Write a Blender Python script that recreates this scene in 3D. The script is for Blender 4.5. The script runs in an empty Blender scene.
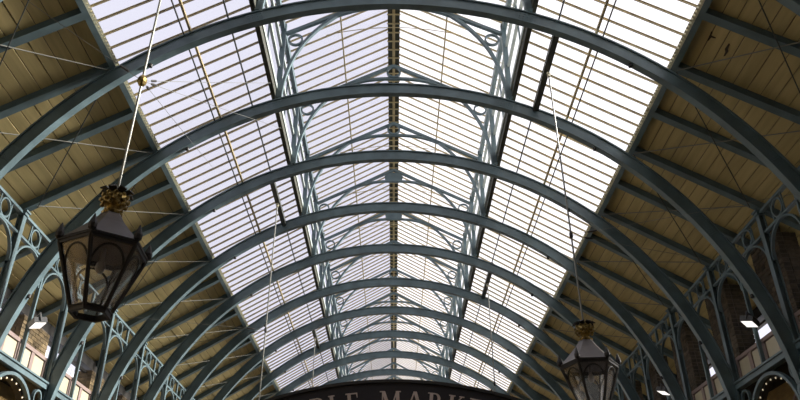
import bpy, math, random
from mathutils import Vector, Matrix
random.seed(7)
S = bpy.context.scene
COL = S.collection
H = 8.0                     # metres per layout unit (crown of the arches above the lens)
EYE = 1.6                   # lens height above the floor
YR0, BAY = 0.9926 * H, 0.2643 * H

# ------------------------------------------------------------------ camera
FPX, PITCH, YAW = 720.0, math.radians(30.18), math.atan((400 - 393.75) / 720.0 * math.cos(math.radians(30.18)))
cam_d = bpy.data.cameras.new('camera'); cam = bpy.data.objects.new('camera', cam_d); COL.objects.link(cam)
cam_d.sensor_width = 36.0; cam_d.lens = 36.0 * FPX / 800.0
cam_d.clip_start = 0.05; cam_d.clip_end = 400
cam_d.shift_x = (400 - 393.75) / 800.0
cam.location = (0, 0, EYE); cam.rotation_euler = (math.pi / 2 + PITCH, 0, 0)
S.camera = cam

# ------------------------------------------------------------------ sky, sun, exposure
W = bpy.data.worlds.new('sky'); S.world = W; W.use_nodes = True
bg = W.node_tree.nodes['Background']
bg.inputs[0].default_value = (0.86, 0.855, 0.98, 1); bg.inputs[1].default_value = 1.12
sun_d = bpy.data.lights.new('sun', 'SUN'); sun_d.energy = 22.0; sun_d.angle = math.radians(14); sun_d.color = (1.0, 0.96, 0.88)
sun = bpy.data.objects.new('sun', sun_d); COL.objects.link(sun)
sd = Vector((0.895, 0.10, 0.432)).normalized()       # towards the sun
sun.rotation_euler = sd.to_track_quat('Z', 'Y').to_euler(); sun.location = (30, 10, 30)
S.view_settings.view_transform = 'Standard'; S.view_settings.look = 'None'
S.view_settings.gamma = 1.0; S.view_settings.use_curve_mapping = False
S.view_settings.exposure = 0.0
S.cycles.max_bounces = 10; S.cycles.diffuse_bounces = 5; S.cycles.transparent_max_bounces = 24

# ------------------------------------------------------------------ materials
def mat(name, col, rough=0.5, metal=0.0, var=0.0, vscale=4.0, vstretch=(1, 1, 1), rnd=0.0, bump=0.0, bscale=30.0, spec=0.5, col2=None):
    m = bpy.data.materials.new(name); m.use_nodes = True
    nt = m.node_tree; N = nt.nodes; L = nt.links
    b = N['Principled BSDF']
    b.inputs['Base Color'].default_value = (*col, 1); b.inputs['Roughness'].default_value = rough
    b.inputs['Metallic'].default_value = metal; b.inputs['Specular IOR Level'].default_value = spec
    tc = N.new('ShaderNodeTexCoord'); mp = N.new('ShaderNodeMapping')
    mp.inputs['Scale'].default_value = vstretch
    geo = N.new('ShaderNodeNewGeometry'); L.new(geo.outputs['Position'], mp.inputs['Vector'])
    src = None
    if var > 0 or col2 is not None:
        n = N.new('ShaderNodeTexNoise'); n.inputs['Scale'].default_value = vscale; n.inputs['Detail'].default_value = 5
        L.new(mp.outputs[0], n.inputs['Vector'])
        r = N.new('ShaderNodeValToRGB'); r.color_ramp.elements[0].position = 0.35; r.color_ramp.elements[1].position = 0.68
        c2 = col2 or tuple(c * (1 - var) for c in col)
        r.color_ramp.elements[0].color = (*c2, 1); r.color_ramp.elements[1].color = (*col, 1)
        L.new(n.outputs['Fac'], r.inputs['Fac']); src = r.outputs['Color']
    if rnd > 0:
        oi = N.new('ShaderNodeObjectInfo'); mr = N.new('ShaderNodeMapRange')
        mr.inputs['To Min'].default_value = 1 - rnd; mr.inputs['To Max'].default_value = 1 + rnd
        L.new(oi.outputs['Random'], mr.inputs['Value'])
        hs = N.new('ShaderNodeHueSaturation'); L.new(mr.outputs[0], hs.inputs['Value'])
        if src is not None: L.new(src, hs.inputs['Color'])
        else: hs.inputs['Color'].default_value = (*col, 1)
        src = hs.outputs['Color']
    if src is not None: L.new(src, b.inputs['Base Color'])
    if bump > 0:
        n2 = N.new('ShaderNodeTexNoise'); n2.inputs['Scale'].default_value = bscale
        L.new(mp.outputs[0], n2.inputs['Vector'])
        bp = N.new('ShaderNodeBump'); bp.inputs['Strength'].default_value = bump; bp.inputs['Distance'].default_value = 0.01
        L.new(n2.outputs['Fac'], bp.inputs['Height']); L.new(bp.outputs['Normal'], b.inputs['Normal'])
    return m

M = {}
M['iron'] = mat('green_iron_paint', (0.124, 0.180, 0.196), 0.42, var=0.35, vscale=3.0, bump=0.15, bscale=25)
M['rod'] = mat('galvanised_rod', (0.20, 0.20, 0.175), 0.4, 0.3)
M['darkrod'] = mat('dark_rod', (0.05, 0.055, 0.05), 0.5)
M['timber'] = mat('cream_boarding', (0.52, 0.415, 0.19), 0.7, vscale=2.2, vstretch=(6, 0.5, 6), rnd=0.10, bump=0.1, bscale=40, col2=(0.42, 0.335, 0.15))
M['bar'] = mat('tan_glazing_bar', (0.58, 0.47, 0.26), 0.5, var=0.3, vscale=6)
M['ridge'] = mat('dark_ridge_board', (0.035, 0.036, 0.022), 0.7)
M['tooth'] = mat('pale_closure_strip', (0.62, 0.58, 0.42), 0.5)
M['pale'] = mat('pale_louvre_paint', (0.40, 0.45, 0.43), 0.5, var=0.2, vscale=8)
M['deck'] = mat('roof_covering', (0.08, 0.08, 0.085), 0.8)
M['gold'] = mat('gilded_metal', (0.42, 0.30, 0.10), 0.38, 0.8, var=0.65, vscale=28)
M['lampiron'] = mat('black_lamp_iron', (0.020, 0.017, 0.015), 0.6, 0.0)
M['cap'] = mat('grey_lamp_cap', (0.125, 0.108, 0.104), 0.55, var=0.25, vscale=5)
M['lampwhite'] = mat('lamp_bulb', (0.34, 0.32, 0.29), 0.4)
M['mortar'] = mat('mortar', (0.16, 0.13, 0.10), 0.9)
M['brick'] = mat('brown_brick', (0.10, 0.076, 0.048), 0.85, var=0.45, vscale=14, rnd=0.35, bump=0.3)
M['sunbrick'] = mat('sunlit_toned_brick', (0.19, 0.135, 0.068), 0.85, var=0.45, vscale=14, rnd=0.3, bump=0.3)  # lighter, yellower copy of the brick: sunshine put into the colour
M['cream'] = mat('cream_panel', (0.44, 0.395, 0.28), 0.5, var=0.1)
M['pink'] = mat('brown_pink_frame', (0.27, 0.20, 0.18), 0.5, var=0.15)
M['ochre'] = mat('ochre_wall', (0.34, 0.22, 0.075), 0.6, var=0.3, vscale=6, vstretch=(1, 1, 4))
M['sign'] = mat('black_sign_board', (0.014, 0.011, 0.014), 0.7, var=0.2)
M['letter'] = mat('stone_coloured_lettering', (0.52, 0.42, 0.37), 0.5, var=0.15)
M['stone'] = mat('stone_paving', (0.33, 0.31, 0.28), 0.75, var=0.2, vscale=2)
M['plaster'] = mat('plaster', (0.42, 0.38, 0.30), 0.8, var=0.15)
M['seam'] = mat('grey_seamed_metal', (0.36, 0.37, 0.42), 0.5, var=0.1)
M['body'] = mat('floodlight_body', (0.05, 0.05, 0.05), 0.5)
M['window'] = mat('dark_timber_frame', (0.014, 0.012, 0.010), 0.6)

def glass(name, tcol, ttrans, trans_w, gloss_w):
    m = bpy.data.materials.new(name); m.use_nodes = True
    nt = m.node_tree; N = nt.nodes; L = nt.links; N.clear()
    out = N.new('ShaderNodeOutputMaterial')
    tr = N.new('ShaderNodeBsdfTransparent'); tr.inputs[0].default_value = (*ttrans, 1)
    tl = N.new('ShaderNodeBsdfTranslucent')
    gl = N.new('ShaderNodeBsdfGlossy'); gl.inputs['Roughness'].default_value = 0.12
    # soot and rain streaks that run down the slope
    geo = N.new('ShaderNodeNewGeometry'); n = N.new('ShaderNodeTexNoise'); n.inputs['Scale'].default_value = 1.6; n.inputs['Detail'].default_value = 6
    L.new(geo.outputs['Position'], n.inputs['Vector'])
    r = N.new('ShaderNodeValToRGB'); r.color_ramp.elements[0].position = 0.3; r.color_ramp.elements[1].position = 0.7
    r.color_ramp.elements[0].color = (*[c * 0.90 for c in tcol], 1); r.color_ramp.elements[1].color = (*tcol, 1)
    L.new(n.outputs['Fac'], r.inputs['Fac']); L.new(r.outputs[0], tl.inputs[0])
    mx = N.new('ShaderNodeMixShader'); mx.inputs[0].default_value = trans_w
    L.new(tr.outputs[0], mx.inputs[1]); L.new(tl.outputs[0], mx.inputs[2])
    fr = N.new('ShaderNodeFresnel'); fr.inputs[0].default_value = 1.3
    mm = N.new('ShaderNodeMath'); mm.operation = 'MULTIPLY'; mm.inputs[1].default_value = gloss_w; L.new(fr.outputs[0], mm.inputs[0])
    mx2 = N.new('ShaderNodeMixShader'); L.new(mm.outputs[0], mx2.inputs[0])
    L.new(mx.outputs[0], mx2.inputs[1]); L.new(gl.outputs[0], mx2.inputs[2])
    L.new(mx2.outputs[0], out.inputs[0])
    return m
M['glass'] = glass('obscured_roof_glass', (0.92, 0.92, 0.92), (0.935, 0.935, 0.945), 0.065, 0.08)
M['lampglass'] = glass('lantern_glass', (0.92, 0.90, 0.89), (0.96, 0.955, 0.955), 0.08, 0.5)

def emit(name, col, s):
    m = bpy.data.materials.new(name); m.use_nodes = True
    b = m.node_tree.nodes['Principled BSDF']
    b.inputs['Base Color'].default_value = (*col, 1)
    b.inputs['Emission Color'].default_value = (*col, 1); b.inputs['Emission Strength'].default_value = s
    return m
M['flood'] = emit('floodlight_lens', (1.0, 0.97, 0.92), 1.2)
M['bulb'] = emit('lit_festoon_bulb', (1.0, 0.86, 0.6), 0.35)

# ------------------------------------------------------------------ geometry helpers
class MB:
    def __init__(s): s.v = []; s.f = []
    def add(s, vs, fs):
        o = len(s.v); s.v += [tuple(p) for p in vs]; s.f += [tuple(i + o for i in f) for f in fs]; return s
    def box(s, x0, x1, y0, y1, z0, z1):
        vs = [(x, y, z) for x in (x0, x1) for y in (y0, y1) for z in (z0, z1)]
        return s.add(vs, [(0, 1, 3, 2), (4, 6, 7, 5), (0, 4, 5, 1), (2, 3, 7, 6), (0, 2, 6, 4), (1, 5, 7, 3)])
    def sweep(s, pts, sides, ups, prof, closed=False):
        """prof: (a, b) pairs, a along side, b along up"""
        n = len(prof); vs = []
        for p, a, b in zip(pts, sides, ups):
            p, a, b = Vector(p), Vector(a), Vector(b)
            vs += [p + a * q[0] + b * q[1] for q in prof]
        fs = []; k = len(pts)
        for i in range(k if closed else k - 1):
            j = (i + 1) % k
            for q in range(n):
                r = (q + 1) % n
                fs.append((i * n + q, i * n + r, j * n + r, j * n + q))
        if not closed:
            fs.append(tuple(range(n - 1, -1, -1))); fs.append(tuple(range((k - 1) * n, k * n)))
        return s.add(vs, fs)
    def beam(s, p0, p1, w, h, up=(0, 0, 1), off=0.0):
        p0, p1, up = Vector(p0), Vector(p1), Vector(up)
        t = (p1 - p0).normalized(); a = t.cross(up)
        if a.length < 1e-5: a = t.cross(Vector((1, 0, 0)))
        a.normalize(); b = a.cross(t).normalized()
        pr = [(-w / 2, off - h / 2), (w / 2, off - h / 2), (w / 2, off + h / 2), (-w / 2, off + h / 2)]
        return s.sweep([p0, p1], [a, a], [b, b], pr)
    def tube(s, pts, r, n=6):
        pts = [Vector(p) for p in pts]; rr = r if isinstance(r, (list, tuple)) else [r] * len(pts)
        sides, ups = [], []
        a = None
        vs, fs = [], []
        for i, p in enumerate(pts):
            t = (pts[min(i + 1, len(pts) - 1)] - pts[max(i - 1, 0)]).normalized()
            if a is None:
                a = t.cross(Vector((0, 0, 1)))
                if a.length < 0.05: a = t.cross(Vector((1, 0, 0)))
            a = (a - t * a.dot(t)).normalized(); b = t.cross(a)
            for q in range(n):
                g = 2 * math.pi * q / n
                vs.append(p + (a * math.cos(g) + b * math.sin(g)) * rr[i])
        for i in range(len(pts) - 1):
            for q in range(n):
                r2 = (q + 1) % n
                fs.append((i * n + q, i * n + r2, (i + 1) * n + r2, (i + 1) * n + q))
        fs.append(tuple(range(n - 1, -1, -1))); fs.append(tuple(range((len(pts) - 1) * n, len(pts) * n)))
        return s.add(vs, fs)
    def arc(s, c, ax, bx, r, a0, a1, w, h, n=24, closed=False):
        """bar of width w (along the arc plane's normal) and depth h (radial) bent on an arc in the plane of ax, bx"""
        c, ax, bx = Vector(c), Vector(ax), Vector(bx); nn = ax.cross(bx).normalized()
        pts, ups = [], []
        k = n if closed else n + 1
        for i in range(k):
            g = a0 + (a1 - a0) * i / n
            d = ax * math.cos(g) + bx * math.sin(g)
            pts.append(c + d * r); ups.append(d)
        pr = [(-w / 2, -h / 2), (w / 2, -h / 2), (w / 2, h / 2), (-w / 2, h / 2)]
        return s.sweep(pts, [nn] * k, ups, pr, closed)
    def ring(s, c, ax, bx, r, w, h, n=20): return s.arc(c, ax, bx, r, 0, 2 * math.pi, w, h, n, True)
    def lathe(s, prof, n=16, c=(0, 0, 0), ph=0.0):
        vs, fs = [], []
        for r, z in prof:
            for q in range(n):
                g = 2 * math.pi * q / n + ph
                vs.append((c[0] + r * math.sin(g), c[1] - r * math.cos(g), c[2] + z))
        for i in range(len(prof) - 1):
            for q in range(n):
                r2 = (q + 1) % n
                fs.append((i * n + q, i * n + r2, (i + 1) * n + r2, (i + 1) * n + q))
        fs.append(tuple(range(n - 1, -1, -1))); fs.append(tuple(range((len(prof) - 1) * n, len(prof) * n)))
        return s.add(vs, fs)
    def poly(s, pts2, o, ax, bx, t):
        """extruded outline (convex or not, single n-gon): 2D pts in ax/bx at o, thickness t along the normal"""
        o, ax, bx = Vector(o), Vector(ax), Vector(bx); nn = ax.cross(bx).normalized(); n = len(pts2)
        vs = [o + ax * a + bx * b for a, b in pts2] + [o + ax * a + bx * b + nn * t for a, b in pts2]
        return s.add(vs, [tuple(range(n - 1, -1, -1)), tuple(range(n, 2 * n))] + [(i, (i + 1) % n, n + (i + 1) % n, n + i) for i in range(n)])
    def mesh(s, name, m, smooth=False):
        me = bpy.data.meshes.new(name); me.from_pydata(s.v, [], s.f); me.materials.append(M[m])
        import bmesh
        bm = bmesh.new(); bm.from_mesh(me); bmesh.ops.recalc_face_normals(bm, faces=bm.faces); bm.to_mesh(me); bm.free()
        if smooth:
            for p in me.polygons: p.use_smooth = True
        me.update(); return me

def obj(name, me, parent=None, loc=(0, 0, 0), rz=0.0):
    o = bpy.data.objects.new(name, me); COL.objects.link(o)
    o.location = loc; o.rotation_euler = (0, 0, rz)
    if parent: o.parent = parent
    return o
def tag(o, label=None, cat=None, group=None, kind=None):
    if label: o['label'] = label
    if cat: o['category'] = cat
    if group: o['group'] = group
    if kind: o['kind'] = kind
    return o
def thing(name, label, cat, loc=(0, 0, 0), rz=0.0, group=None, kind=None):
    return tag(obj(name, None, None, loc, rz), label, cat, group, kind)
def struct(name, loc=(0, 0, 0), label=None, me=None):
    return tag(obj(name, me, None, loc), label, None, None, 'structure')

ORD = ['zeroth', 'first', 'second', 'third', 'fourth', 'fifth', 'sixth', 'seventh', 'eighth', 'ninth', 'tenth', 'eleventh',
       'twelfth', 'thirteenth', 'fourteenth', 'fifteenth', 'sixteenth', 'seventeenth']
X, Y, Z = Vector((1, 0, 0)), Vector((0, 1, 0)), Vector((0, 0, 1))
def zz(z): return z * H + EYE              # layout height -> world z
def ry(k): return YR0 + (k - 1) * BAY      # world y of rib k (rib 1 crosses the top edge of the picture)
K0, K1 = -1, 15                            # first and last rib
SLOPE = 0.6
ANG = math.atan(SLOPE); CS, SN = math.cos(ANG), math.sin(ANG)
def roofz(x): return 1.166 - SLOPE * x     # main roof plane
XE, XL, XA, XO = 0.505, 0.26, 0.735, 0.885   # glazing edge, lantern, arcade, eaves
def lanz(x): return 1.36 - 0.57 * x        # lantern roof plane

# ------------------------------------------------------------------ floor and enclosing walls
YB, YF = -0.3 * H, ry(K1) + 0.3
fl = struct('floor')
mb = MB(); mb.box(-9, 9, YB, YF + 3, -0.2, -0.02); obj('bed', mb.mesh('bed', 'stone'), fl)
slab = MB().box(-0.745, 0.745, -0.495, 0.495, -0.02, 0.0).mesh('paving_slab', 'stone')
for i in range(6):
    for j in range(18):
        obj('paving_slab', slab, fl, (-3.75 + 1.5 * i, 1.5 + 1.0 * j, 0))
wb = struct('wall_back_light_stop', me=MB().box(-7.2, 7.2, YB - 0.3, YB, 0, zz(1.36)).mesh('wall_back_light_stop', 'brick'))  # unseen end wall, set near and dark to hold back frontal light
wf = struct('wall_far', me=MB().box(-7.2, 7.2, YF + 2.6, YF + 2.9, 0, zz(0.62)).mesh('wall_far', 'plaster'))

# ------------------------------------------------------------------ roof: timber-lined lower slopes
NB = 18
def roof_side(sx, name):
    root = struct(name)
    t = Vector((sx * CS, 0, -SN)); n = Vector((sx * SN, 0, CS))     # down the slope, outwards
    p0 = Vector((sx * (XE + 0.006) * H, 0, zz(roofz(XE + 0.006))))
    Ls = (XO - XE - 0.006) / CS * H; bw = Ls / NB
    # boards: one per bay and course
    b = MB(); g = 0.004; ch = 0.006
    prof = [(g, 0.03), (g, ch), (g + ch, 0), (bw - g - ch, 0), (bw - g, ch), (bw - g, 0.03)]
    yy = BAY / 2 - 0.004
    b.sweep([(0, -yy, 0), (0, yy, 0)], [t, t], [n, n], prof)
    bm_ = b.mesh('board', 'timber')
    for k in range(K0, 12):
        for i in range(NB):
            jig = random.uniform(-0.003, 0.003)
            o = obj('board', bm_, root, p0 + t * (bw * i) + n * jig + Y * ((ry(k) + ry(k + 1)) / 2))
    fb = MB()
    for i in range(NB):
        q = p0 + t * (bw * i)
        fb.sweep([q + Y * ry(12), q + Y * ry(K1)], [t, t], [n, n], prof)
        fb.sweep([q + Y * YB, q + Y * ry(K0)], [t, t], [n, n], prof)
    tag(obj('far_boards', fb.mesh('far_boards', 'timber'), root), kind='stuff')
    d = MB(); q = p0 + t * (-0.02)
    d.sweep([q + Y * YB, q + Y * ry(K1)], [t, t], [n, n], [(0, 0.035), (Ls + 0.1, 0.035), (Ls + 0.1, 0.09), (0, 0.09)])
    obj('roof_covering', d.mesh('roof_covering', 'deck'), root)
    # rafters at each rib and at mid bay
    r = MB(); q0 = p0 + n * -0.001; q1 = q0 + t * (Ls - 0.05)
    r.sweep([q0, q1], [Y, Y], [n, n], [(-0.045, -0.11), (0.045, -0.11), (0.045, 0), (-0.045, 0)])
    r.sweep([q0 - n * 0.11, q1 - n * 0.11], [Y, Y], [n, n], [(-0.062, -0.015), (0.062, -0.015), (0.062, 0), (-0.062, 0)])
    rm = r.mesh('rafter', 'iron')
    for k2 in range(2 * K0, 2 * K1 + 1): obj('rafter', rm, root, (0, ry(k2 / 2), 0))
    # purlin along the glazing edge and the pale toothed closure strip
    pu = MB(); c0 = p0 - t * 0.03
    pu.sweep([c0 + Y * YB, c0 + Y * ry(K1)], [t, t], [n, n], [(-0.03, -0.10), (0.03, -0.10), (0.03, 0.03), (-0.03, 0.03)])
    pu.sweep([c0 + Y * YB, c0 + Y * ry(K1)], [t, t], [n, n], [(-0.04, -0.115), (0.04, -0.115), (0.04, -0.098), (-0.04, -0.098)])
    obj('purlin', pu.mesh('purlin', 'iron'), root)
    th = MB(); c1 = p0 - t * 0.10
    th.sweep([c1 + Y * ry(K0), c1 + Y * ry(K1)], [t, t], [n, n], [(0, -0.05), (0.03, -0.05), (0.03, 0), (0, 0)])
    yv = ry(K0)
    while yv < ry(12):
        th.sweep([c1 + Y * yv, c1 + Y * (yv + 0.035)], [t, t], [n, n], [(-0.03, -0.06), (0.03, -0.06), (0.03, 0), (-0.03, 0)]); yv += 0.07
    tag(obj('toothed_strip', th.mesh('toothed_strip', 'tooth'), root), kind='stuff')
    # wind bracing: crossed rods under the boards, one pair per bay
    e0 = p0 - n * 0.13 + t * 0.02; e1 = Vector((sx * (XA - 0.01) * H, 0, zz(roofz(XA - 0.01)))) - n * 0.13
    for nm, off, a, c, mt in (('brace_rod', 0.0, -1, 1, 'rod'), ('brace_rod', -0.03, 1, -1, 'darkrod')):
        br = MB(); br.tube([e0 + Y * (-a * BAY / 2) + n * off, e1 + Y * (-c * BAY / 2) + n * off], 0.008, 6)
        bm2 = br.mesh(nm, mt)
        for k in range(K0, K1): obj(nm, bm2, root, (0, (ry(k) + ry(k + 1)) / 2, 0))
    # ---- glazed upper part of the slope
    u = -t; gl = (XE - XL) / CS * H
    g0 = p0 - t * 0.05
    panes = MB(); panes.sweep([(0, -BAY / 16 + 0.004, 0), (0, BAY / 16 - 0.004, 0)], [u, u], [n, n], [(0, 0.012), (gl, 0.012), (gl, 0.018), (0, 0.018)])
    pm = panes.mesh('glass_pane', 'glass')
    bb = MB()
    bprof = [(-0.005, -0.026), (0.005, -0.026), (0.005, 0.0), (0.0145, 0.0), (0.0145, 0.010), (-0.0145, 0.010), (-0.0145, 0.0), (-0.005, 0.0)]
    bb.sweep([g0, g0 + u * gl], [Y, Y], [n, n], bprof)
    bm3 = bb.mesh('glazing_bar', 'bar')
    fp, fbb = MB(), MB()
    for k in range(K0, K1):
        for j in range(8):
            yb = ry(k) + BAY * j / 8; yp = yb + BAY / 16
            if k < 9:
                obj('glass_pane', pm, root, g0 + Y * yp); obj('glazing_bar', bm3, root, (0, yb, 0))
            else:
                fp.sweep([g0 + Y * (yp - BAY / 16 + .004), g0 + Y * (yp + BAY / 16 - .004)], [u, u], [n, n], [(0, 0.012), (gl, 0.012), (gl, 0.018), (0, 0.018)])
                fbb.sweep([g0 + Y * yb, g0 + u * gl + Y * yb], [Y, Y], [n, n], bprof)
    obj('light_stop_boarding', MB().sweep([g0 + Y * YB, g0 + Y * (ry(K0) - .01)], [u, u], [n, n], [(0, 0.012), (gl, 0.012), (gl, 0.05), (0, 0.05)]).mesh('light_stop_boarding', 'timber'), root)  # unseen solid strip behind the camera, added to cut light on the rib faces
    tag(obj('far_panes', fp.mesh('far_panes', 'glass'), root), kind='stuff')
    tag(obj('far_glazing_bars', fbb.mesh('far_glazing_bars', 'bar'), root), kind='stuff')
    # tan purlin with a dark safety rail beside it, and the thin dark tie rod nearer the lantern
    for nm, x, dz, w, m_ in (('glazing_purlin', 0.374, -0.055, 0.035, 'bar'), ('safety_rail', 0.385, -0.07, 0.018, 'darkrod')):
        q = Vector((sx * x * H, 0, zz(roofz(x)) + dz))
        obj(nm, MB().beam(q + Y * YB, q + Y * ry(K1), w, w).mesh(nm, m_), root)
    q = Vector((sx * 0.309 * H, 0, zz(roofz(0.309)) - 0.09))
    obj('tie_rod', MB().tube([q + Y * ry(K0), q + Y * ry(K1)], 0.014, 6).mesh('tie_rod', 'darkrod'), root)
    return root
roofL = roof_side(-1, 'ceiling_left'); roofR = roof_side(1, 'ceiling_right')

# paint peeling off two boards high on the right
tR = Vector((CS, 0, -SN)); nR = Vector((SN, 0, CS))
M['peel'] = mat('bare_stained_wood', (0.07, 0.05, 0.03), 0.9, var=0.4, vscale=20)
for x, y, sc, pts in ((.5325, .908, .075, [(-.3, -1.2), (.0, -1.0), (.1, -.3), (.9, -.25), (.95, -.05), (.2, .1), (.1, .9), (-.15, 1.3), (-.2, .2)]),
                      (.562, .9225, .085, [(-.3, -1.5), (-.05, -1.3), (.05, -.3), (.25, .1), (.2, 1.1), (.0, 1.4), (-.1, .4), (-.4, -.2)])):
    o_ = Vector((x * H, y * H, zz(roofz(x)))) - nR * .004
    obj('peeled_patch', MB().poly([(a * sc, b * sc) for a, b in pts], o_, tR, Y, -.006).mesh('peeled_patch', 'peel'), roofR)

# ------------------------------------------------------------------ roof: raised glazed lantern along the crown
lan = struct('ceiling_lantern')
LZ0, LZ1 = roofz(XL), lanz(XL)
for sx in (-1, 1):
    la = math.atan(0.57); t = Vector((sx * math.cos(la), 0, -math.sin(la))); n = Vector((sx * math.sin(la), 0, math.cos(la)))
    top = Vector((sx * 0.004 * H, 0, zz(lanz(0.004)))); gl = (XL + 0.012) / math.cos(la) * H
    pm = MB().sweep([(0, -BAY / 16 + .004, 0), (0, BAY / 16 - .004, 0)], [t, t], [n, n], [(0, 0.012), (gl, 0.012), (gl, 0.018), (0, 0.018)]).mesh('glass_pane', 'glass')
    bprof = [(-0.005, -0.026), (0.005, -0.026), (0.005, 0.0), (0.0145, 0.0), (0.0145, 0.010), (-0.0145, 0.010), (-0.0145, 0.0), (-0.005, 0.0)]
    bm3 = MB().sweep([top, top + t * gl], [Y, Y], [n, n], bprof).mesh('glazing_bar', 'bar')
    fp, fbb = MB(), MB()
    for k in range(K0, K1):
        for j in range(8):
            yb = ry(k) + BAY * j / 8; yp = yb + BAY / 16
            if 1 <= k < 11:
                obj('glass_pane', pm, lan, top + Y * yp); obj('glazing_bar', bm3, lan, (0, yb, 0))
            else:
                fp.sweep([top + Y * (yp - BAY / 16 + .004), top + Y * (yp + BAY / 16 - .004)], [t, t], [n, n], [(0, 0.012), (gl, 0.012), (gl, 0.018), (0, 0.018)])
                fbb.sweep([top + Y * yb, top + t * gl + Y * yb], [Y, Y], [n, n], bprof)
    obj('light_stop_boarding', MB().sweep([top + Y * YB, top + Y * (ry(K0) - .01)], [t, t], [n, n], [(0, 0.012), (gl, 0.012), (gl, 0.05), (0, 0.05)]).mesh('light_stop_boarding', 'timber'), lan)  # lantern closed solid out of view, added to block light from behind
    tag(obj('far_panes', fp.mesh('far_panes', 'glass'), lan), kind='stuff')
    tag(obj('far_glazing_bars', fbb.mesh('far_glazing_bars', 'bar'), lan), kind='stuff')
    q = Vector((sx * 0.1307 * H, 0, zz(lanz(0.1307)) - 0.06))
    obj('glazing_purlin', MB().beam(q + Y * ry(K0), q + Y * ry(K1), 0.028, 0.035).mesh('glazing_purlin', 'bar'), lan)
    # ridge boards either side of the ridge bar
    rb = MB().sweep([Y * YB + Vector((0, 0, zz(1.352))), Y * ry(K1) + Vector((0, 0, zz(1.352)))], [X * sx] * 2, [Z] * 2, [(0.03, -0.05), (0.125, -0.10), (0.125, -0.07), (0.03, -0.02)])
    obj('ridge_board', rb.mesh('ridge_board', 'ridge'), lan)
    # upright sides: base beam, pale louvre rails, glazing, eaves plate
    x = sx * XL * H
    bb = MB().box(min(x, x + sx * 0.075), max(x, x + sx * 0.075), YB, ry(K1), zz(LZ0) - 0.14, zz(LZ0) + 0.03)
    obj('base_beam', bb.mesh('base_beam', 'ridge'), lan)
    for z0, z1, dx in ((LZ0 + 0.002, LZ0 + 0.014, 0.0), (LZ0 + 0.065, LZ0 + 0.072, 0.01), (LZ0 + 0.125, LZ0 + 0.132, 0.01)):
        a, b = sorted((x - sx * (0.02 + dx), x + sx * 0.02))
        obj('louvre_rail', MB().box(a, b, ry(K0), ry(K1), zz(z0), zz(z1)).mesh('louvre_rail', 'pale'), lan)
    a, b = sorted((x - sx * 0.05, x + sx * 0.03))
    obj('eaves_plate', MB().box(a, b, ry(K0), ry(K1), zz(LZ1 - 0.022), zz(LZ1 - 0.004)).mesh('eaves_plate', 'iron'), lan)
    a, b = sorted((x + sx * 0.03, x + sx * 0.036))
    sp = MB().box(a, b, -BAY / 2 + .01, BAY / 2 - .01, zz(LZ0) + .03, zz(LZ1) - .03).mesh('side_light', 'glass')
    a, b = sorted((x, x + sx * 0.03))
    sb = MB().box(a, b, -0.006, 0.006, zz(LZ0), zz(LZ1)).mesh('side_bar', 'iron')
    for k in range(K0, K1):
        obj('side_light', sp, lan, (0, ry(k) + BAY / 2, 0))
        if k < 10: obj('side_bar', sb, lan, (0, ry(k) + BAY / 2, 0))
obj('ridge_bar', MB().box(-0.03, 0.03, YB, ry(K1), zz(1.352) - 0.075, zz(1.352)).mesh('ridge_bar', 'bar'), lan)
cl = MB(); 
cl.box(-0.14, 0.14, -0.012, 0.012, zz(1.352) - 0.118, zz(1.352) - 0.096)
clm = cl.mesh('ridge_cleat', 'bar')
for k in range(1, 12):
    for j in range(8): obj('ridge_cleat', clm, lan, (0, ry(k) + BAY * j / 8, 0))
tie = MB().tube([(x * H, 0, zz(1.295 - 0.9 * x * x)) for x in (-.17, -.12, -.08, -.04, 0, .04, .08, .12, .17)], 0.008, 6).mesh('collar_tie', 'bar')
for k in range(1, K1): obj('collar_tie', tie, lan, (0, ry(k + 0.38), 0))

# ------------------------------------------------------------------ arch ribs
RI, RO, ZC = 0.7225 * H, 0.752 * H, zz(0.2775)
A0 = math.radians(6.5); A1 = math.pi - A0
def ribmesh(n, m, r0, r1, w):
    return MB().arc((0, 0, ZC), X, Z, (r0 + r1) / 2, A0, A1, w, r1 - r0, 72).mesh(n, m)
rib_web = ribmesh('web', 'iron', RI + .02, RO - .02, 0.024)
rib_bot = ribmesh('bottom_flange', 'iron', RI, RI + .022, 0.115)
rib_top = ribmesh('top_flange', 'iron', RO - .022, RO, 0.075)
def splice(g):
    b = MB(); b.arc((0, 0, ZC), X, Z, (RI + RO) / 2, g - .022, g + .022, 0.05, 0.15, 3)
    for dr in (-.05, 0, .05):
        for dg in (-.016, -.006, .006, .016):
            p = Vector((0, 0, ZC)) + (X * math.cos(g + dg) + Z * math.sin(g + dg)) * ((RI + RO) / 2 + dr)
            b.box(p.x - .007, p.x + .007, -.032, .032, p.z - .007, p.z + .007)
    return b.mesh('splice_plate', 'iron')
SP = [splice(math.pi / 2 + s * math.radians(a)) for a in (20, 58) for s in (-1, 1)]
def lug(g):
    p = Vector((0, 0, ZC)) + (X * math.cos(g) + Z * math.sin(g)) * (RI - .012)
    return MB().lathe([(.012, -.045), (.028, -.04), (.03, .0), (.018, .02)], 8, p).mesh('lug', 'lampiron')
LG = [lug(math.pi / 2 + s * math.radians(a)) for a in (36.5, 70) for s in (-1, 1)]
for k in range(K0, K1 + 1):
    if k < 1: lab = 'green iron arch rib overhead, %s the picture' % ('just above the top edge of' if k == 0 else 'well above')
    else: lab = '%s green iron arch rib counted from the top of the picture down' % ORD[k]
    r = thing('arch_rib', lab, 'arch rib', (-.006 * H, ry(k), 0), group='iron arch ribs spanning the hall')
    obj('web', rib_web, r); obj('bottom_flange', rib_bot, r); obj('top_flange', rib_top, r)
    for m_ in SP: obj('splice_plate', m_, r)
    for m_ in LG: obj('lug', m_, r)

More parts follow.
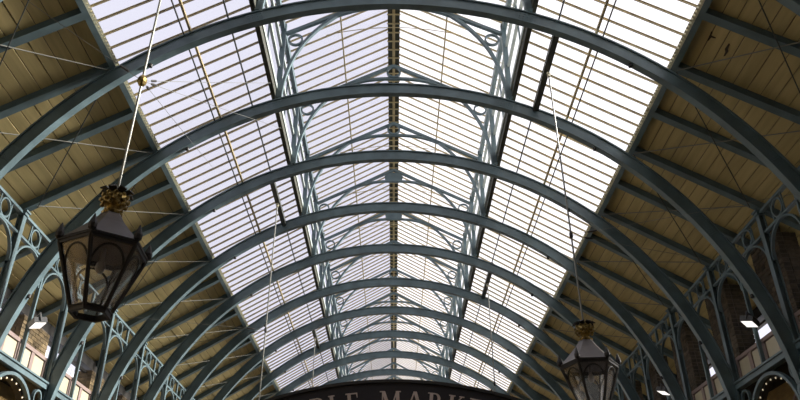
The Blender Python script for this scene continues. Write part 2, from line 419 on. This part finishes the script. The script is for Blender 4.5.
# ------------------------------------------------------------------ lantern trusses standing on the ribs
def bez(p0, p1, p2, p3, n=14):
    return [((1 - t) ** 3 * p0[0] + 3 * (1 - t) ** 2 * t * p1[0] + 3 * (1 - t) * t * t * p2[0] + t ** 3 * p3[0],
             (1 - t) ** 3 * p0[1] + 3 * (1 - t) ** 2 * t * p1[1] + 3 * (1 - t) * t * t * p2[1] + t ** 3 * p3[1]) for t in [i / n for i in range(n + 1)]]
def strip(mbuf, pts, w, h):
    P = [Vector((p[0] * H, 0, zz(p[1]))) for p in pts]; ups = []
    for i in range(len(P)):
        t = (P[min(i + 1, len(P) - 1)] - P[max(i - 1, 0)]).normalized(); ups.append(Vector((-t.z, 0, t.x)))
    mbuf.sweep(P, [Y] * len(P), ups, [(-w / 2, -h / 2), (w / 2, -h / 2), (w / 2, h / 2), (-w / 2, h / 2)])
TR = {}
for s in (-1, 1):
    b = MB(); strip(b, [(0, 1.309), (s * .25, 1.179)], .07, .06); TR['rafter', s] = b.mesh('rafter', 'iron')
    b = MB(); strip(b, [(s * x, z) for x, z in bez((.250, .985), (.248, 1.07), (.225, 1.16), (.135, 1.236))] +
                    [(s * x, z) for x, z in bez((.135, 1.236), (.085, 1.262), (.045, 1.264), (0, 1.2645), 8)[1:]], .07, .05)
    TR['arch', s] = b.mesh('curved_brace', 'iron')
    b = MB().ring((s * .2275 * H, 0, zz(1.160)), X, Z, .0155 * H, .05, .032); TR['ring', s] = b.mesh('spandrel_ring', 'iron')
    b = MB().beam((s * (XL - .004) * H, 0, zz(LZ0 - .02)), (s * (XL - .004) * H, 0, zz(LZ1 - .005)), .09, .07, Y); TR['post', s] = b.mesh('post', 'iron')
TR['apex'] = MB().ring((0, -.03, zz(1.284)), X, Z, .0175 * H, .06, .036).mesh('apex_ring', 'iron')
TR['plate'] = MB().poly([(-.22, -.17), (.22, -.17), (.25, -.04), (.15, .08), (-.15, .08), (-.25, -.04)], (0, .02, zz(1.287)), X, Z, .04).mesh('apex_plate', 'iron')
for k in range(K0 + 1, K1 + 1):
    plate = k in (5, 6)
    if k < 2: lab = 'lantern truss with spandrel rings above the frame, over the %s arch rib' % ('overhead' if k < 1 else 'first')
    else: lab = 'lantern truss with %s at its peak, above the %s arch rib' % ('solid plate' if plate else 'open ring', ORD[k])
    r = thing('lantern_truss', lab, 'roof truss', (0, ry(k), 0), group='trusses of the glazed lantern')
    for s in (-1, 1):
        obj('rafter', TR['rafter', s], r); obj('curved_brace', TR['arch', s], r); obj('spandrel_ring', TR['ring', s], r); obj('post', TR['post', s], r)
    if plate: obj('apex_plate', TR['plate'], r)
    else: obj('apex_ring', TR['apex'], r)

# ------------------------------------------------------------------ arcade on both sides (built for the right, turned about z for the left)
ZB0, ZB1, ZP, ZG0, ZG1 = zz(.4176), zz(.432), zz(.484), zz(.655), zz(.7005)
XAm = XA * H; HB = BAY / 2
def col_meshes():
    d = {}
    b = MB(); b.box(XAm - .05, XAm - .035, -.05, .05, ZB0 - .3, ZG1); d['inner_flange'] = b.mesh('inner_flange', 'iron')
    b = MB(); b.box(XAm + .035, XAm + .05, -.05, .05, ZB0 - .3, ZG1); d['outer_flange'] = b.mesh('outer_flange', 'iron')
    b = MB(); b.box(XAm - .035, XAm + .035, -.012, .012, ZB0 - .3, ZG1); d['web'] = b.mesh('web', 'iron')
    b = MB(); b.box(XAm - .09, XAm + .09, -.075, .075, ZG1, ZG1 + .03); b.box(XAm - .07, XAm + .07, -.06, .06, ZG1 - .05, ZG1); d['cap'] = b.mesh('cap', 'iron')
    b = MB().lathe([(.16, 0), (.16, .25), (.11, .32), (.10, ZB0 - 1.0), (.13, ZB0 - .9), (.17, ZB0 - .55), (.14, ZB0 - .45), (.14, ZB0 - .3)], 14, (XAm, 0, 0)); d['shaft'] = b.mesh('shaft', 'iron', True)
    # curved bracket that carries the rib foot
    return d
CM = col_meshes()
def girder_meshes():
    d = {}
    d['top_chord'] = MB().box(XAm - .03, XAm + .03, -HB + .05, HB - .05, ZG1 - .035, ZG1 + .01).mesh('top_chord', 'iron')
    d['bottom_chord'] = MB().box(XAm - .03, XAm + .03, -HB + .05, HB - .05, ZG0 - .018, ZG0 + .018).mesh('bottom_chord', 'iron')
    for s in (-1, 1):
        rr = (ZG1 - ZG0) / 2 - .025
        d['ring', s] = MB().ring((XAm, s * HB / 2, (ZG0 + ZG1) / 2 - .01), Y, Z, rr - .012, .04, .026).mesh('ring', 'iron')
        ra = HB / 2 - .055
        d['small_arch', s] = MB().arc((XAm, s * HB / 2, ZG0 - ra - .02), Y, Z, ra, 0, math.pi, .05, .03, 16).mesh('small_arch', 'iron')
        for e in (-.17, .17): d['spindle', s, e] = MB().beam((XAm, s * (HB / 2 + e), ZG0), (XAm, s * (HB / 2 + e), ZG1 - .03), .02, .02, Y).mesh('spindle', 'iron')
    b = MB(); b.box(XAm - .03, XAm + .03, -.022, .022, ZB1, ZG0); b.box(XAm - .022, XAm + .022, -.03, .03, ZG0, ZG1 - .03); d['mullion'] = b.mesh('mullion', 'iron')
    return d
GM = girder_meshes()
PX = XAm + .06
def parapet_meshes():
    d = {}
    pw = (BAY - .1) / 4
    b = MB().box(PX + .03, PX + .06, -HB + .05, HB - .05, ZB1, ZP)
    b.box(PX - .01, PX + .07, -HB + .05, HB - .05, ZP - .05, ZP + .01); b.box(PX, PX + .06, -HB + .05, HB - .05, ZB1, ZB1 + .07)
    for i in range(5): yc = -HB + .05 + pw * i; b.box(PX, PX + .05, yc - .055, yc + .055, ZB1 + .06, ZP - .05)
    d['frame'] = b.mesh('frame', 'pink')
    for i in range(4):
        yc = -HB + .05 + pw * (i + .5); w = pw / 2 - .075
        b = MB(); b.box(PX + .012, PX + .034, yc - w, yc + w, ZB1 + .09, ZP - .07)
        d['panel', i] = b.mesh('panel', 'cream')
    return d
PM = parapet_meshes()
RA = 0.1 * H; ZAC = zz(.312)
def spandrel_meshes():
    d = {}
    b = MB().box(XAm - .06, XAm + .06, -HB + .05, HB - .05, ZB0, ZB1 - .03); b.box(XAm - .085, XAm + .085, -HB + .05, HB - .05, ZB1 - .03, ZB1); d['beam'] = b.mesh('beam', 'iron')
    b = MB().arc((XAm, 0, ZAC), Y, Z, RA, 0, math.pi, .07, .05, 28)
    b.beam((XAm, -RA, ZAC), (XAm, -RA, ZAC - 1.0), .07, .05, X); b.beam((XAm, RA, ZAC), (XAm, RA, ZAC - 1.0), .07, .05, X); d['arch'] = b.mesh('arch', 'iron')
    for s in (-1, 1):
        d['ring', s] = MB().ring((XAm, s * (HB - .22), ZB0 - .19), Y, Z, .13, .05, .03).mesh('ring', 'iron')
    b = MB().arc((XAm + .1, 0, ZAC), Y, Z, RA - .05, 0, math.pi, .10, .03, 28); d['bulb_strip'] = b.mesh('bulb_strip', 'window')
    return d
SM = spandrel_meshes()
bulb_m = MB().lathe([(.004, -.015), (.010, -.010), (.0125, 0), (.010, .010), (.004, .015)], 8).mesh('bulb', 'bulb', True)
for sx, side in ((1, 'right'), (-1, 'left')):
    rz = 0 if sx > 0 else math.pi
    for k in range(0, 13):
        near = ('%s one in view along the %s arcade' % (ORD[k - 1], side)) if k > 1 else ('%s past the %s edge of the picture' % (('farther', 'just')[k], side))
        c = thing('arcade_column', 'green iron column with rib foot, ' + near, 'column', (-.005 * H, ry(k), 0), rz, 'columns of the %s arcade' % side)
        for n_, me in CM.items(): obj(n_, me, c)
    for k in range(0, 12):
        yc = ry(k) + HB; bay = ('%s bay in view of the %s arcade' % (ORD[k], side)) if k else 'bay past the %s edge of the picture' % side
        g = thing('arcade_girder', 'ringed lattice girder with paired small arches, ' + bay, 'girder', (-.005 * H, yc, 0), rz, 'lattice girders of the %s arcade' % side)
        for n_, me in GM.items(): obj(n_ if isinstance(n_, str) else n_[0], me, g)
        p = thing('gallery_parapet', 'parapet with four cream panels, ' + bay, 'parapet', (-.005 * H, yc, 0), rz, 'gallery parapets on the %s' % side)
        for n_, me in PM.items(): obj(n_ if isinstance(n_, str) else n_[0], me, p)
        if k < 6:
            s_ = thing('spandrel_arch', 'iron arch edged with small bulbs, ' + bay, 'arch', (-.005 * H, yc, 0), rz, 'lower arches of the %s arcade' % side)
            so = {n_: obj(n_ if isinstance(n_, str) else n_[0], me, s_) for n_, me in SM.items()}
            for i in range(1, 14):
                a = math.pi * i / 14
                obj('bulb', bulb_m, so['bulb_strip'], (XAm + .035, (RA - .075) * math.cos(a), ZAC + (RA - .075) * math.sin(a)))
    # gallery floor, ground-floor shop wall and eaves beam
    fw = struct('wall_' + side)
    def sb(n_, x0, x1, y0, y1, z0, z1, m_):
        a, b = sorted((sx * x0, sx * x1)); return obj(n_, MB().box(a, b, y0, y1, z0, z1).mesh(n_, m_), fw)
    sb('gallery_floor', XAm + .06, XO * H, YB, ry(K1), ZB0, ZB1 - .01, 'window')
    sb('shop_wall', .80 * H, .83 * H, YB, ry(K1), 0, ZB0, 'ochre')
    for k in range(0, 6):
        for r_, m_ in ((.62, 'pink'), (.42, 'ochre'), (.25, 'pink')):
            b = MB().arc((sx * (.80 * H - .03), ry(k) + HB, ZAC), Y, Z, r_, 0, math.pi, .06, .05, 20); obj('arch_moulding', b.mesh('arch_moulding', m_), fw)
    sb('eaves_beam', .862 * H, .882 * H, YB, ry(K1), zz(roofz(.872)) - .22, zz(roofz(.872)) - .02, 'window')
    sb('outer_wall', .862 * H, .885 * H, YB, ry(K1), ZB1, zz(.566 if sx > 0 else .556), 'plaster')
    sb('transom', .862 * H, .872 * H, ry(0), ry(13), zz(.596), zz(.602), 'window')

# ------------------------------------------------------------------ brick piers behind the arcade
BL, BHt, BD = .215, .065, .1
BRK = {}
for m_ in ('brick', 'sunbrick'):
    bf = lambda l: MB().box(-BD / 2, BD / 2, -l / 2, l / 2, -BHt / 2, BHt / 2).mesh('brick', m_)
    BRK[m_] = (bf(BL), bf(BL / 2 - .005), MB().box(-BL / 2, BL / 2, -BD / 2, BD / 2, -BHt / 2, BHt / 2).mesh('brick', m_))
def pier(sx, xf, depth, y0, y1, label, single):
    bmat = 'brick' if sx > 0 else 'sunbrick'; bm_full, bm_half, head_m = BRK[bmat]
    nlen = max(2, round((y1 - y0) / (BL + .01))); L = nlen * (BL + .01)
    zt = lambda x: (zz(roofz(x / H)) - .05) if sx > 0 else zz(.605)
    root = struct('brick_pier', (sx * xf, y0, 0), label)
    def ob(n_, x0, x1, ya, yb, z0, z1, m_):
        a, b = sorted((sx * x0, sx * x1)); return obj(n_, MB().box(a, b, ya, yb, z0, z1).mesh(n_, m_), root)
    ztop = zt(xf); ob('mortar_core', .012, depth, .01, L - .01, ZB1, min(ztop, zt(xf + depth)) + .0, 'mortar')
    joined = MB(); z = ZB1 + .05; row = 0
    while z < ztop:
        cells = []
        if row % 2 == 0: cells = [(i * (BL + .01) + (BL + .01) / 2, bm_full, BL) for i in range(nlen)]
        else:
            cells = [((BL + .01) / 4, bm_half, BL / 2 - .005)] + [((i + 1) * (BL + .01), bm_full, BL) for i in range(nlen - 1)] + [(L - (BL + .01) / 4, bm_half, BL / 2 - .005)]
        for yc, me, l in cells:
            jx = random.uniform(-.004, .004)
            if single: obj('brick', me, root, (sx * (BD / 2 + jx), yc, z))
            else: joined.box(min(sx * jx, sx * (BD + jx)), max(sx * jx, sx * (BD + jx)), yc - l / 2, yc + l / 2, z - BHt / 2, z + BHt / 2)
        if z < zt(xf + depth):
            for i in range(int((depth - BD) / (BL + .01)) + 1):
                xc = BD + .01 + (i + .5) * (BL + .01)
                if xc + BL / 2 > depth + .12: break
                for yc in (BD / 2, L - BD / 2):
                    if single: obj('brick', head_m, root, (sx * xc, yc, z))
                    else: joined.box(min(sx * (xc - BL / 2), sx * (xc + BL / 2)), max(sx * (xc - BL / 2), sx * (xc + BL / 2)), yc - BD / 2, yc + BD / 2, z - BHt / 2, z + BHt / 2)
        z += .075; row += 1
    if not single: tag(obj('bricks', joined.mesh('bricks', bmat), root), kind='stuff')
for i, k in enumerate(range(1, 12)):
    pier(1, .772 * H, .24, ry(k) + .30, ry(k) + 1.12, 'brown brick pier behind the %s column of the right-hand arcade' % (ORD[k - 1] if k > 1 else 'nearest'), k in (2, 3, 4))
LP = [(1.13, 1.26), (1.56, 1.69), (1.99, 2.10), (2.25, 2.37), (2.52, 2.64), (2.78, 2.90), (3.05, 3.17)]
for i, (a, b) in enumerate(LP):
    pier(-1, .846 * H, .22, a * H, b * H, 'brick pier in sunlit yellow-brown under the left eaves, %s from the front' % ORD[i + 1], i in (1, 2))

# ------------------------------------------------------------------ grey seamed building outside, seen under the left eaves
nb = thing('neighbouring_building', 'grey building with upright metal seams outside the left-hand gallery', 'building', (-18, 41, 0))
obj('wall', MB().box(-4, 0, -12, 12, -1, 13.6).mesh('wall', 'seam'), nb)
seam = MB().box(0, .06, -.04, .04, 9, 13.6).mesh('standing_seam', 'seam')
for i in range(40): obj('standing_seam', seam, nb, (0, -11.7 + .6 * i, 0))

# ------------------------------------------------------------------ hanging lanterns
def lamp_meshes():
    d = []
    n = 6; ph = math.radians(4)
    ang = [ph + i * math.pi / 3 for i in range(n)]
    P = lambda r, a, z: Vector((r * math.sin(a), -r * math.cos(a), z))
    rb, rt, zt = .150, .357, .55
    b = MB()
    # bottom ring: hexagonal band
    for z0, z1, r0, r1 in ((-.02, .02, rb - .012, rb + .018), (.02, .03, rb - .012, rb + .028)):
        for i in range(n):
            a0, a1 = ang[i], ang[(i + 1) % n]
            q = [P(r0, a0, z0), P(r1, a0, z0), P(r1, a0, z1), P(r0, a0, z1), P(r0, a1, z0), P(r1, a1, z0), P(r1, a1, z1), P(r0, a1, z1)]
            b.add(q, [(0, 1, 5, 4), (1, 2, 6, 5), (2, 3, 7, 6), (3, 0, 4, 7)])
    d.append(('bottom_ring', b.mesh('bottom_ring', 'lampiron')))
    b = MB()
    for z0, z1, r0, r1 in ((zt - .02, zt + .01, rt - .02, rt + .008), (zt + .01, zt + .022, rt - .02, rt + .02)):
        for i in range(n):
            a0, a1 = ang[i], ang[(i + 1) % n]
            q = [P(r0, a0, z0), P(r1, a0, z0), P(r1, a0, z1), P(r0, a0, z1), P(r0, a1, z0), P(r1, a1, z0), P(r1, a1, z1), P(r0, a1, z1)]
            b.add(q, [(0, 1, 5, 4), (1, 2, 6, 5), (2, 3, 7, 6), (3, 0, 4, 7)])
    d.append(('eaves_ring', b.mesh('eaves_ring', 'lampiron')))
    for i in range(n):
        b = MB(); b.tube([P(rb, ang[i], 0), P(rt, ang[i], zt)], .0185, 6); d.append(('corner_bar', b.mesh('corner_bar', 'lampiron')))
        a0, a1 = ang[i], ang[(i + 1) % n]
        k0, k1, k2, k3 = P(rb - .004, a0, .03), P(rb - .004, a1, .03), P(rt - .012, a1, zt - .02), P(rt - .012, a0, zt - .02)
        nn = (k1 - k0).cross(k3 - k0).normalized() * .004
        b = MB(); b.add([k0, k1, k2, k3, k0 + nn, k1 + nn, k2 + nn, k3 + nn], [(0, 1, 2, 3), (4, 5, 6, 7), (0, 1, 5, 4), (1, 2, 6, 5), (2, 3, 7, 6), (3, 0, 4, 7)])
        d.append(('glass_pane', b.mesh('glass_pane', 'lampglass')))
        # arched head of the pane
        f = .56; l0 = k0.lerp(k3, f); l1 = k1.lerp(k2, f); c = (l0 + l1) / 2; ax = (l1 - l0) / 2
        upv = ((k2 + k3) / 2 - (k0 + k1) / 2).normalized() * ((k3 - k0).length * (1 - f) * .88)
        pts = [c + ax * (1 + .12 * math.sin(g)) * math.cos(g) + upv * math.sin(g) for g in [math.pi * j / 14 for j in range(15)]]
        b = MB(); b.tube(pts, .010, 5); d.append(('arched_head', b.mesh('arched_head', 'lampiron')))
        b = MB().lathe([(.014, 0), (.034, .02), (.037, .055), (.022, .10), (.004, .15)], 8, P(rt + .01, ang[i], zt + .02)); d.append(('corner_finial', b.mesh('corner_finial', 'lampiron')))
    b = MB().lathe([(rt + .02, zt + .03), (rt - .01, zt + .05), (.27, zt + .13), (.17, zt + .24), (.10, zt + .33), (.085, zt + .36)], 6, ph=ph); d.append(('cap', b.mesh('cap', 'cap')))
    z0 = zt + .35
    b = MB().lathe([(.088, z0), (.094, z0 + .018), (.06, z0 + .035), (.052, z0 + .055), (.066, z0 + .075)], 12); d.append(('neck', b.mesh('neck', 'gold')))
    # pineapple crown with bosses
    b = MB().lathe([(.05, z0 + .07), (.095, z0 + .095), (.112, z0 + .14), (.10, z0 + .19), (.07, z0 + .215)], 14)
    for r_ in range(4):
        for q in range(9):
            a = 2 * math.pi * (q + .5 * (r_ % 2)) / 9; zz_ = z0 + .095 + r_ * .033; rr = (.098, .113, .112, .098)[r_]
            b.lathe([(.004, -.02), (.02, -.008), (.022, .006), (.004, .02)], 5, (rr * math.sin(a), -rr * math.cos(a), zz_))
    d.append(('crown', b.mesh('crown', 'gold')))
    for q in range(8):
        b = MB(); a = 2 * math.pi * q / 8; p0 = P(.04, a, z0 + .20); p1 = P(.12, a, z0 + .235); p2 = P(.155, a, z0 + .215); s_ = P(.03, a + math.pi / 2, 0)
        b.add([p0 - s_, p0 + s_, p1 + s_ * 1.2, p1 - s_ * 1.2, p2, p0 - s_ + Z * .012, p0 + s_ + Z * .012, p1 + s_ * 1.2 + Z * .012, p1 - s_ * 1.2 + Z * .012, p2 + Z * .01],
              [(3, 2, 1, 0), (3, 4, 2), (5, 6, 7, 8), (8, 7, 9), (0, 1, 6, 5), (1, 2, 7, 6), (2, 4, 9, 7), (4, 3, 8, 9), (3, 0, 5, 8)])
        d.append(('leaf', b.mesh('leaf', 'lampiron')))
    b = MB().lathe([(.012, 0), (.034, .02), (.043, .055), (.034, .09), (.02, .115), (.02, .24)], 14, (0, 0, zt - .20)); d.append(('bulb', b.mesh('bulb', 'lampwhite', True)))
    return d, z0 + .22
LM, LTOP = lamp_meshes()
def stay(p0, p1, r=.003): return MB().tube([p0, (Vector(p0) + Vector(p1)) / 2 + Vector((0, 0, -.01)), p1], r, 5).mesh('stay_wire', 'rod')
def lamp(x, y, ztop, zhang, label, stays, zball, boss='lampiron', rz=0.0, cat_group='lanterns hanging from the roof on long rods'):
    base = ztop - LTOP - .015
    r = thing('hanging_lantern', label, 'lantern', (x, y, base), rz, cat_group)
    last = {}
    for n_, me in LM:
        up = {'arched_head': 'glass_pane', 'leaf': 'crown', 'corner_finial': 'corner_bar'}.get(n_)
        last[n_] = obj(n_, me, last[up] if up else r)
    hz = zhang - base
    obj('suspension_rod', MB().tube([(0, 0, LTOP - .02), (0, 0, hz)], .0125, 8).mesh('suspension_rod', 'rod'), r)
    hk = MB().ring((0, 0, hz - .01), X, Z, .03, .014, .012, 12); hk.box(-.02, .02, -.02, .02, hz - .07, hz - .03); obj('hook', hk.mesh('hook', 'tooth'), r)
    zb = zball - base
    bl = obj('stay_boss', MB().lathe([(a * (1 if boss == 'gold' else .6), b) for a, b in ((.012, -.07), (.03, -.05), (.045, -.02), (.045, .02), (.03, .05), (.012, .07))], 10, (0, 0, zb)).mesh('stay_boss', boss), r)
    for q in stays:
        v = Matrix.Rotation(-rz, 3, 'Z') @ (Vector(q) - Vector((x, y, base))); s0 = Vector((0, 0, zb)); dr = (v - s0).normalized()
        sw = obj('stay_wire', stay(s0, v), r)
        obj('turnbuckle', MB().tube([s0 + dr * .22, s0 + dr * .25, s0 + dr * .33, s0 + dr * .36], [.006, .014, .014, .006], 6).mesh('turnbuckle', 'lampiron'), sw)
XLAMP = .308 * H; ZLT = zz(.4085); ZHG = zz(.949); ZBALL = zz(.567)
def rp(x, y): return (x, y, zz(roofz(abs(x) / H)) - .05)
lamp(-.3068 * H, .686 * H, ZLT, ZHG, 'large hanging lantern with gilded crown at the left of the picture', [(-.58 * H, ry(0), zz(.80)), rp(-.262 * H, ry(1.86)), rp(-.262 * H, ry(2.5)), rp(-.42 * H, ry(2.6))], ZBALL, 'gold')
def sym(x, y): s = 1 if x > 0 else -1; return [(s * .648 * H, y - BAY * .5, zz(.59)), (s * .648 * H, y + BAY * .5, zz(.59))]
def rightstays(x, y, z): return [(x + .5, y - .3, z + .02), (x - .5, y + .3, z - .02)]
lamp(XLAMP * 1.012, ry(1.5), zz(.419), ZHG, 'dim hanging lantern at the lower right of the picture', sym(XLAMP, ry(1.5)), zz(.583), rz=math.radians(20))
lamp(-XLAMP, ry(3.5), ZLT, ZHG, 'lantern whose long rod drops below the frame left of the sign', sym(-XLAMP, ry(3.5)), zz(.60))
lamp(XLAMP, ry(5.5), ZLT, ZHG, 'lantern whose long rod drops behind the right half of the sign', [], zz(.62))
lamp(-XLAMP, ry(7.5), ZLT, ZHG, 'farthest lantern, its rod dropping behind the left half of the sign', [], zz(.62))
# short dark beams that carry the rods
for x, k, y0, y1, lab in ((-1, -.16, .58, .80, 'dark beam above the frame that carries the large left lantern'), (1, 1.5, 0, 0, 'dark hanger beam between the first and second ribs on the right'),
                          (-1, 3.5, 0, 0, 'dark hanger beam between the third and fourth ribs on the left'), (1, 5.5, 0, 0, 'dark hanger beam between the fifth and sixth ribs on the right'),
                          (-1, 7.5, 0, 0, 'dark hanger beam between the seventh and eighth ribs on the left')):
    ya, yb = (y0 * H, y1 * H) if y1 else (ry(k - .5) + .02, ry(k + .5) - .02)
    t = thing('hanger_beam', lab, 'beam', (x * XLAMP, ya, zz(.957)), 0, 'short beams the lanterns hang from')
    obj('channel', MB().box(-.038, .038, 0, yb - ya, -.02, .08).mesh('channel', 'darkrod'), t)
    obj('bottom_flange', MB().box(-.048, .048, 0, yb - ya, -.035, -.02).mesh('bottom_flange', 'darkrod'), t)

# ------------------------------------------------------------------ floodlights on the mullions
for sx, k, z, lab in ((-1, 2.5, .512, 'small white floodlight clamped to the left arcade'), (1, 2.5, .515, 'small lit floodlight clamped to the right arcade'),
                      (1, 4.5, .52, 'small lit floodlight farther along the right arcade')):
    f = thing('floodlight', lab, 'floodlight', (sx * (XAm - .16), ry(k) - .12, zz(z)), 0, 'floodlights on the gallery')
    back = -Vector((-sx * .25, .10, -.93)).normalized(); lx = Vector((-sx * .7, -.7, 0)); lx = (lx - back * lx.dot(back)).normalized(); lz = lx.cross(back)
    rot = Matrix((lx, back, lz)).transposed().to_4x4()
    def fo(n_, mb_, m_):
        mb_.v = [tuple(rot @ Vector(p)) for p in mb_.v]; return obj(n_, mb_.mesh(n_, m_), f)
    fo('housing', MB().box(-.14, .14, -.03, .06, -.10, .10).box(-.05, .05, .06, .09, -.07, .07), 'body')
    fo('lens', MB().box(-.125, .125, -.036, -.028, -.085, .085), 'flood')
    fo('yoke', MB().beam((-.15, 0, 0), (-.15, .12, 0), .02, .02).beam((.15, 0, 0), (.15, .12, 0), .02, .02).beam((-.16, .12, 0), (.16, .12, 0), .02, .02), 'body')
    obj('arm', MB().beam((0, .1, 0), (sx * .15, .12, -.02), .03, .03).mesh('arm', 'body'), f)

# ------------------------------------------------------------------ sign
SY = 1.40 * H; SZT = .2889 * 1.40     # top of the board at its middle
sg = thing('hanging_sign', 'black sign board with arched top and pale serif capitals', 'sign', (0, SY, 0))
RS = .80 * H; zc = zz(SZT) - RS
hw = .34 * H; hh = .62
def band(r0, r1, t0, t1, n=36):
    b = MB(); am = math.asin(hw / RS); vs = []
    for i in range(n + 1):
        x = -hw + 2 * hw * i / n
        for r, ypos in ((r0, t0), (r1, t0), (r1, t1), (r0, t1)):
            vs.append((x, ypos, zc + math.sqrt(RS * RS - x * x) - (RS - r)))
    fs = []
    for i in range(n):
        for q in range(4): fs.append((i * 4 + q, i * 4 + (q + 1) % 4, (i + 1) * 4 + (q + 1) % 4, (i + 1) * 4 + q))
    fs += [(0, 1, 2, 3), (n * 4, n * 4 + 1, n * 4 + 2, n * 4 + 3)]
    return b.add(vs, fs)
obj('board', band(RS - hh, RS, 0, .05).mesh('board', 'sign'), sg)
obj('top_moulding', band(RS - .035, RS + .012, -.03, .07).mesh('top_moulding', 'lampiron'), sg)
obj('bottom_moulding', band(RS - hh - .012, RS - hh + .035, -.03, .07).mesh('bottom_moulding', 'lampiron'), sg)
for s in (-1, 1):
    obj('post', MB().tube([(s * (hw - .05), .02, 0), (s * (hw - .05), .02, zc + math.sqrt(RS ** 2 - hw ** 2) - hh + .1)], .05, 10).mesh('post', 'lampiron'), sg)
# serif capitals: outlines on a unit-height box; st = thick stem, th = thin stroke
st, th, sf = .17, .07, .05
def R_(x0, x1, y0, y1): return [(x0, y0), (x1, y0), (x1, y1), (x0, y1)]
def serif(xc, y, w=.32): return R_(xc - w / 2, xc + w / 2, y, y + sf)
def bowl(x0, y0, y1, w):
    out = []; cy, r = (y0 + y1) / 2, (y1 - y0) / 2; segs = []
    for i in range(10):
        g0, g1 = -math.pi / 2 + math.pi * i / 10, -math.pi / 2 + math.pi * (i + 1) / 10
        e = lambda g, k: (x0 + (w - (0 if k else .15)) * math.cos(g), cy + (r - (0 if k else .06)) * math.sin(g))
        segs.append([e(g0, 0), e(g0, 1), e(g1, 1), e(g1, 0)])
    return segs
def stem(xc, y0=0.0, y1=1.0): return R_(xc - st / 2, xc + st / 2, y0, y1)
def diag(xa, ya, xb, yb, w): return [(xa - w / 2, ya), (xa + w / 2, ya), (xb + w / 2, yb), (xb - w / 2, yb)]
GL = {
 'A': (.92, [diag(.12, 0, .44, 1, th), diag(.80, 0, .48, 1, st), R_(.24, .66, .30, .30 + th), serif(.12, 0, .26), serif(.80, 0, .30)]),
 'P': (.72, [stem(.20), serif(.20, 0), R_(.02, .30, 1 - sf, 1)] + [R_(.28, .38, .45, .51), R_(.28, .38, .94, 1)] + bowl(.38, .45, 1.0, .30)),
 'L': (.70, [stem(.20), serif(.20, 1 - sf), R_(.02, .64, 0, .06), [(.58, .06), (.64, .06), (.66, .28), (.62, .28)]]),
 'E': (.74, [stem(.20), R_(.02, .64, 0, .06), R_(.02, .62, .94, 1), R_(.28, .52, .47, .53), [(.60, .06), (.64, .06), (.68, .28), (.64, .28)], [(.58, .76), (.62, .76), (.62, .94), (.56, .94)], R_(.48, .52, .38, .62)]),
 'M': (1.12, [diag(.14, 0, .17, 1, th), diag(.93, 0, .91, 1, st), diag(.54, 0, .20, 1, st), diag(.54, 0, .88, 1, th), serif(.14, 0, .26), serif(.93, 0, .32), R_(.02, .26, 1 - sf, 1), R_(.86, 1.08, 1 - sf, 1)]),
 'R': (.84, [stem(.20), serif(.20, 0), R_(.02, .30, 1 - sf, 1), R_(.28, .38, .47, .53), R_(.28, .38, .94, 1), diag(.74, 0, .42, .50, st), serif(.76, 0, .24)] + bowl(.38, .47, 1.0, .28)),
 'K': (.88, [stem(.20), serif(.20, 0), serif(.20, 1 - sf), diag(.30, .42, .70, 1, th), diag(.76, 0, .42, .56, st), serif(.76, 0, .26), serif(.68, 1 - sf, .26)]),
 'T': (.78, [stem(.39), serif(.39, 0), R_(.04, .74, .94, 1), [(.04, .74), (.08, .74), (.10, .94), (.04, .94)], [(.70, .74), (.74, .74), (.74, .94), (.68, .94)]]),
}
def letter_mesh(ch):
    b = MB()
    for i, pl in enumerate(GL[ch][1]): b.poly([(p[0] - GL[ch][0] / 2, p[1]) for p in pl], (0, 0.0006 * i, 0), X, Z, -.06)
    return b
LH = .31
text = 'APPLE MARKET'; gap = .14
tot = sum((GL[c][0] if c != ' ' else .62) + gap for c in text) - gap
xcur = -tot / 2 * LH - .11
rtop = RS - .17
for ch in text:
    w = (GL[ch][0] if ch != ' ' else .62) * LH
    if ch != ' ':
        xm = xcur + w / 2; a = math.asin(xm / rtop)
        b = letter_mesh(ch)
        Rm = Matrix.Rotation(a, 4, 'Y')
        b.v = [tuple(Rm @ Vector((p[0] * LH, p[1] * .3, p[2] * LH))) for p in b.v]
        o = obj('letter', b.mesh('letter', 'letter'), sg, (xm, -.012, zc + math.sqrt(rtop ** 2 - xm ** 2) - LH))
    xcur += w + gap * LH
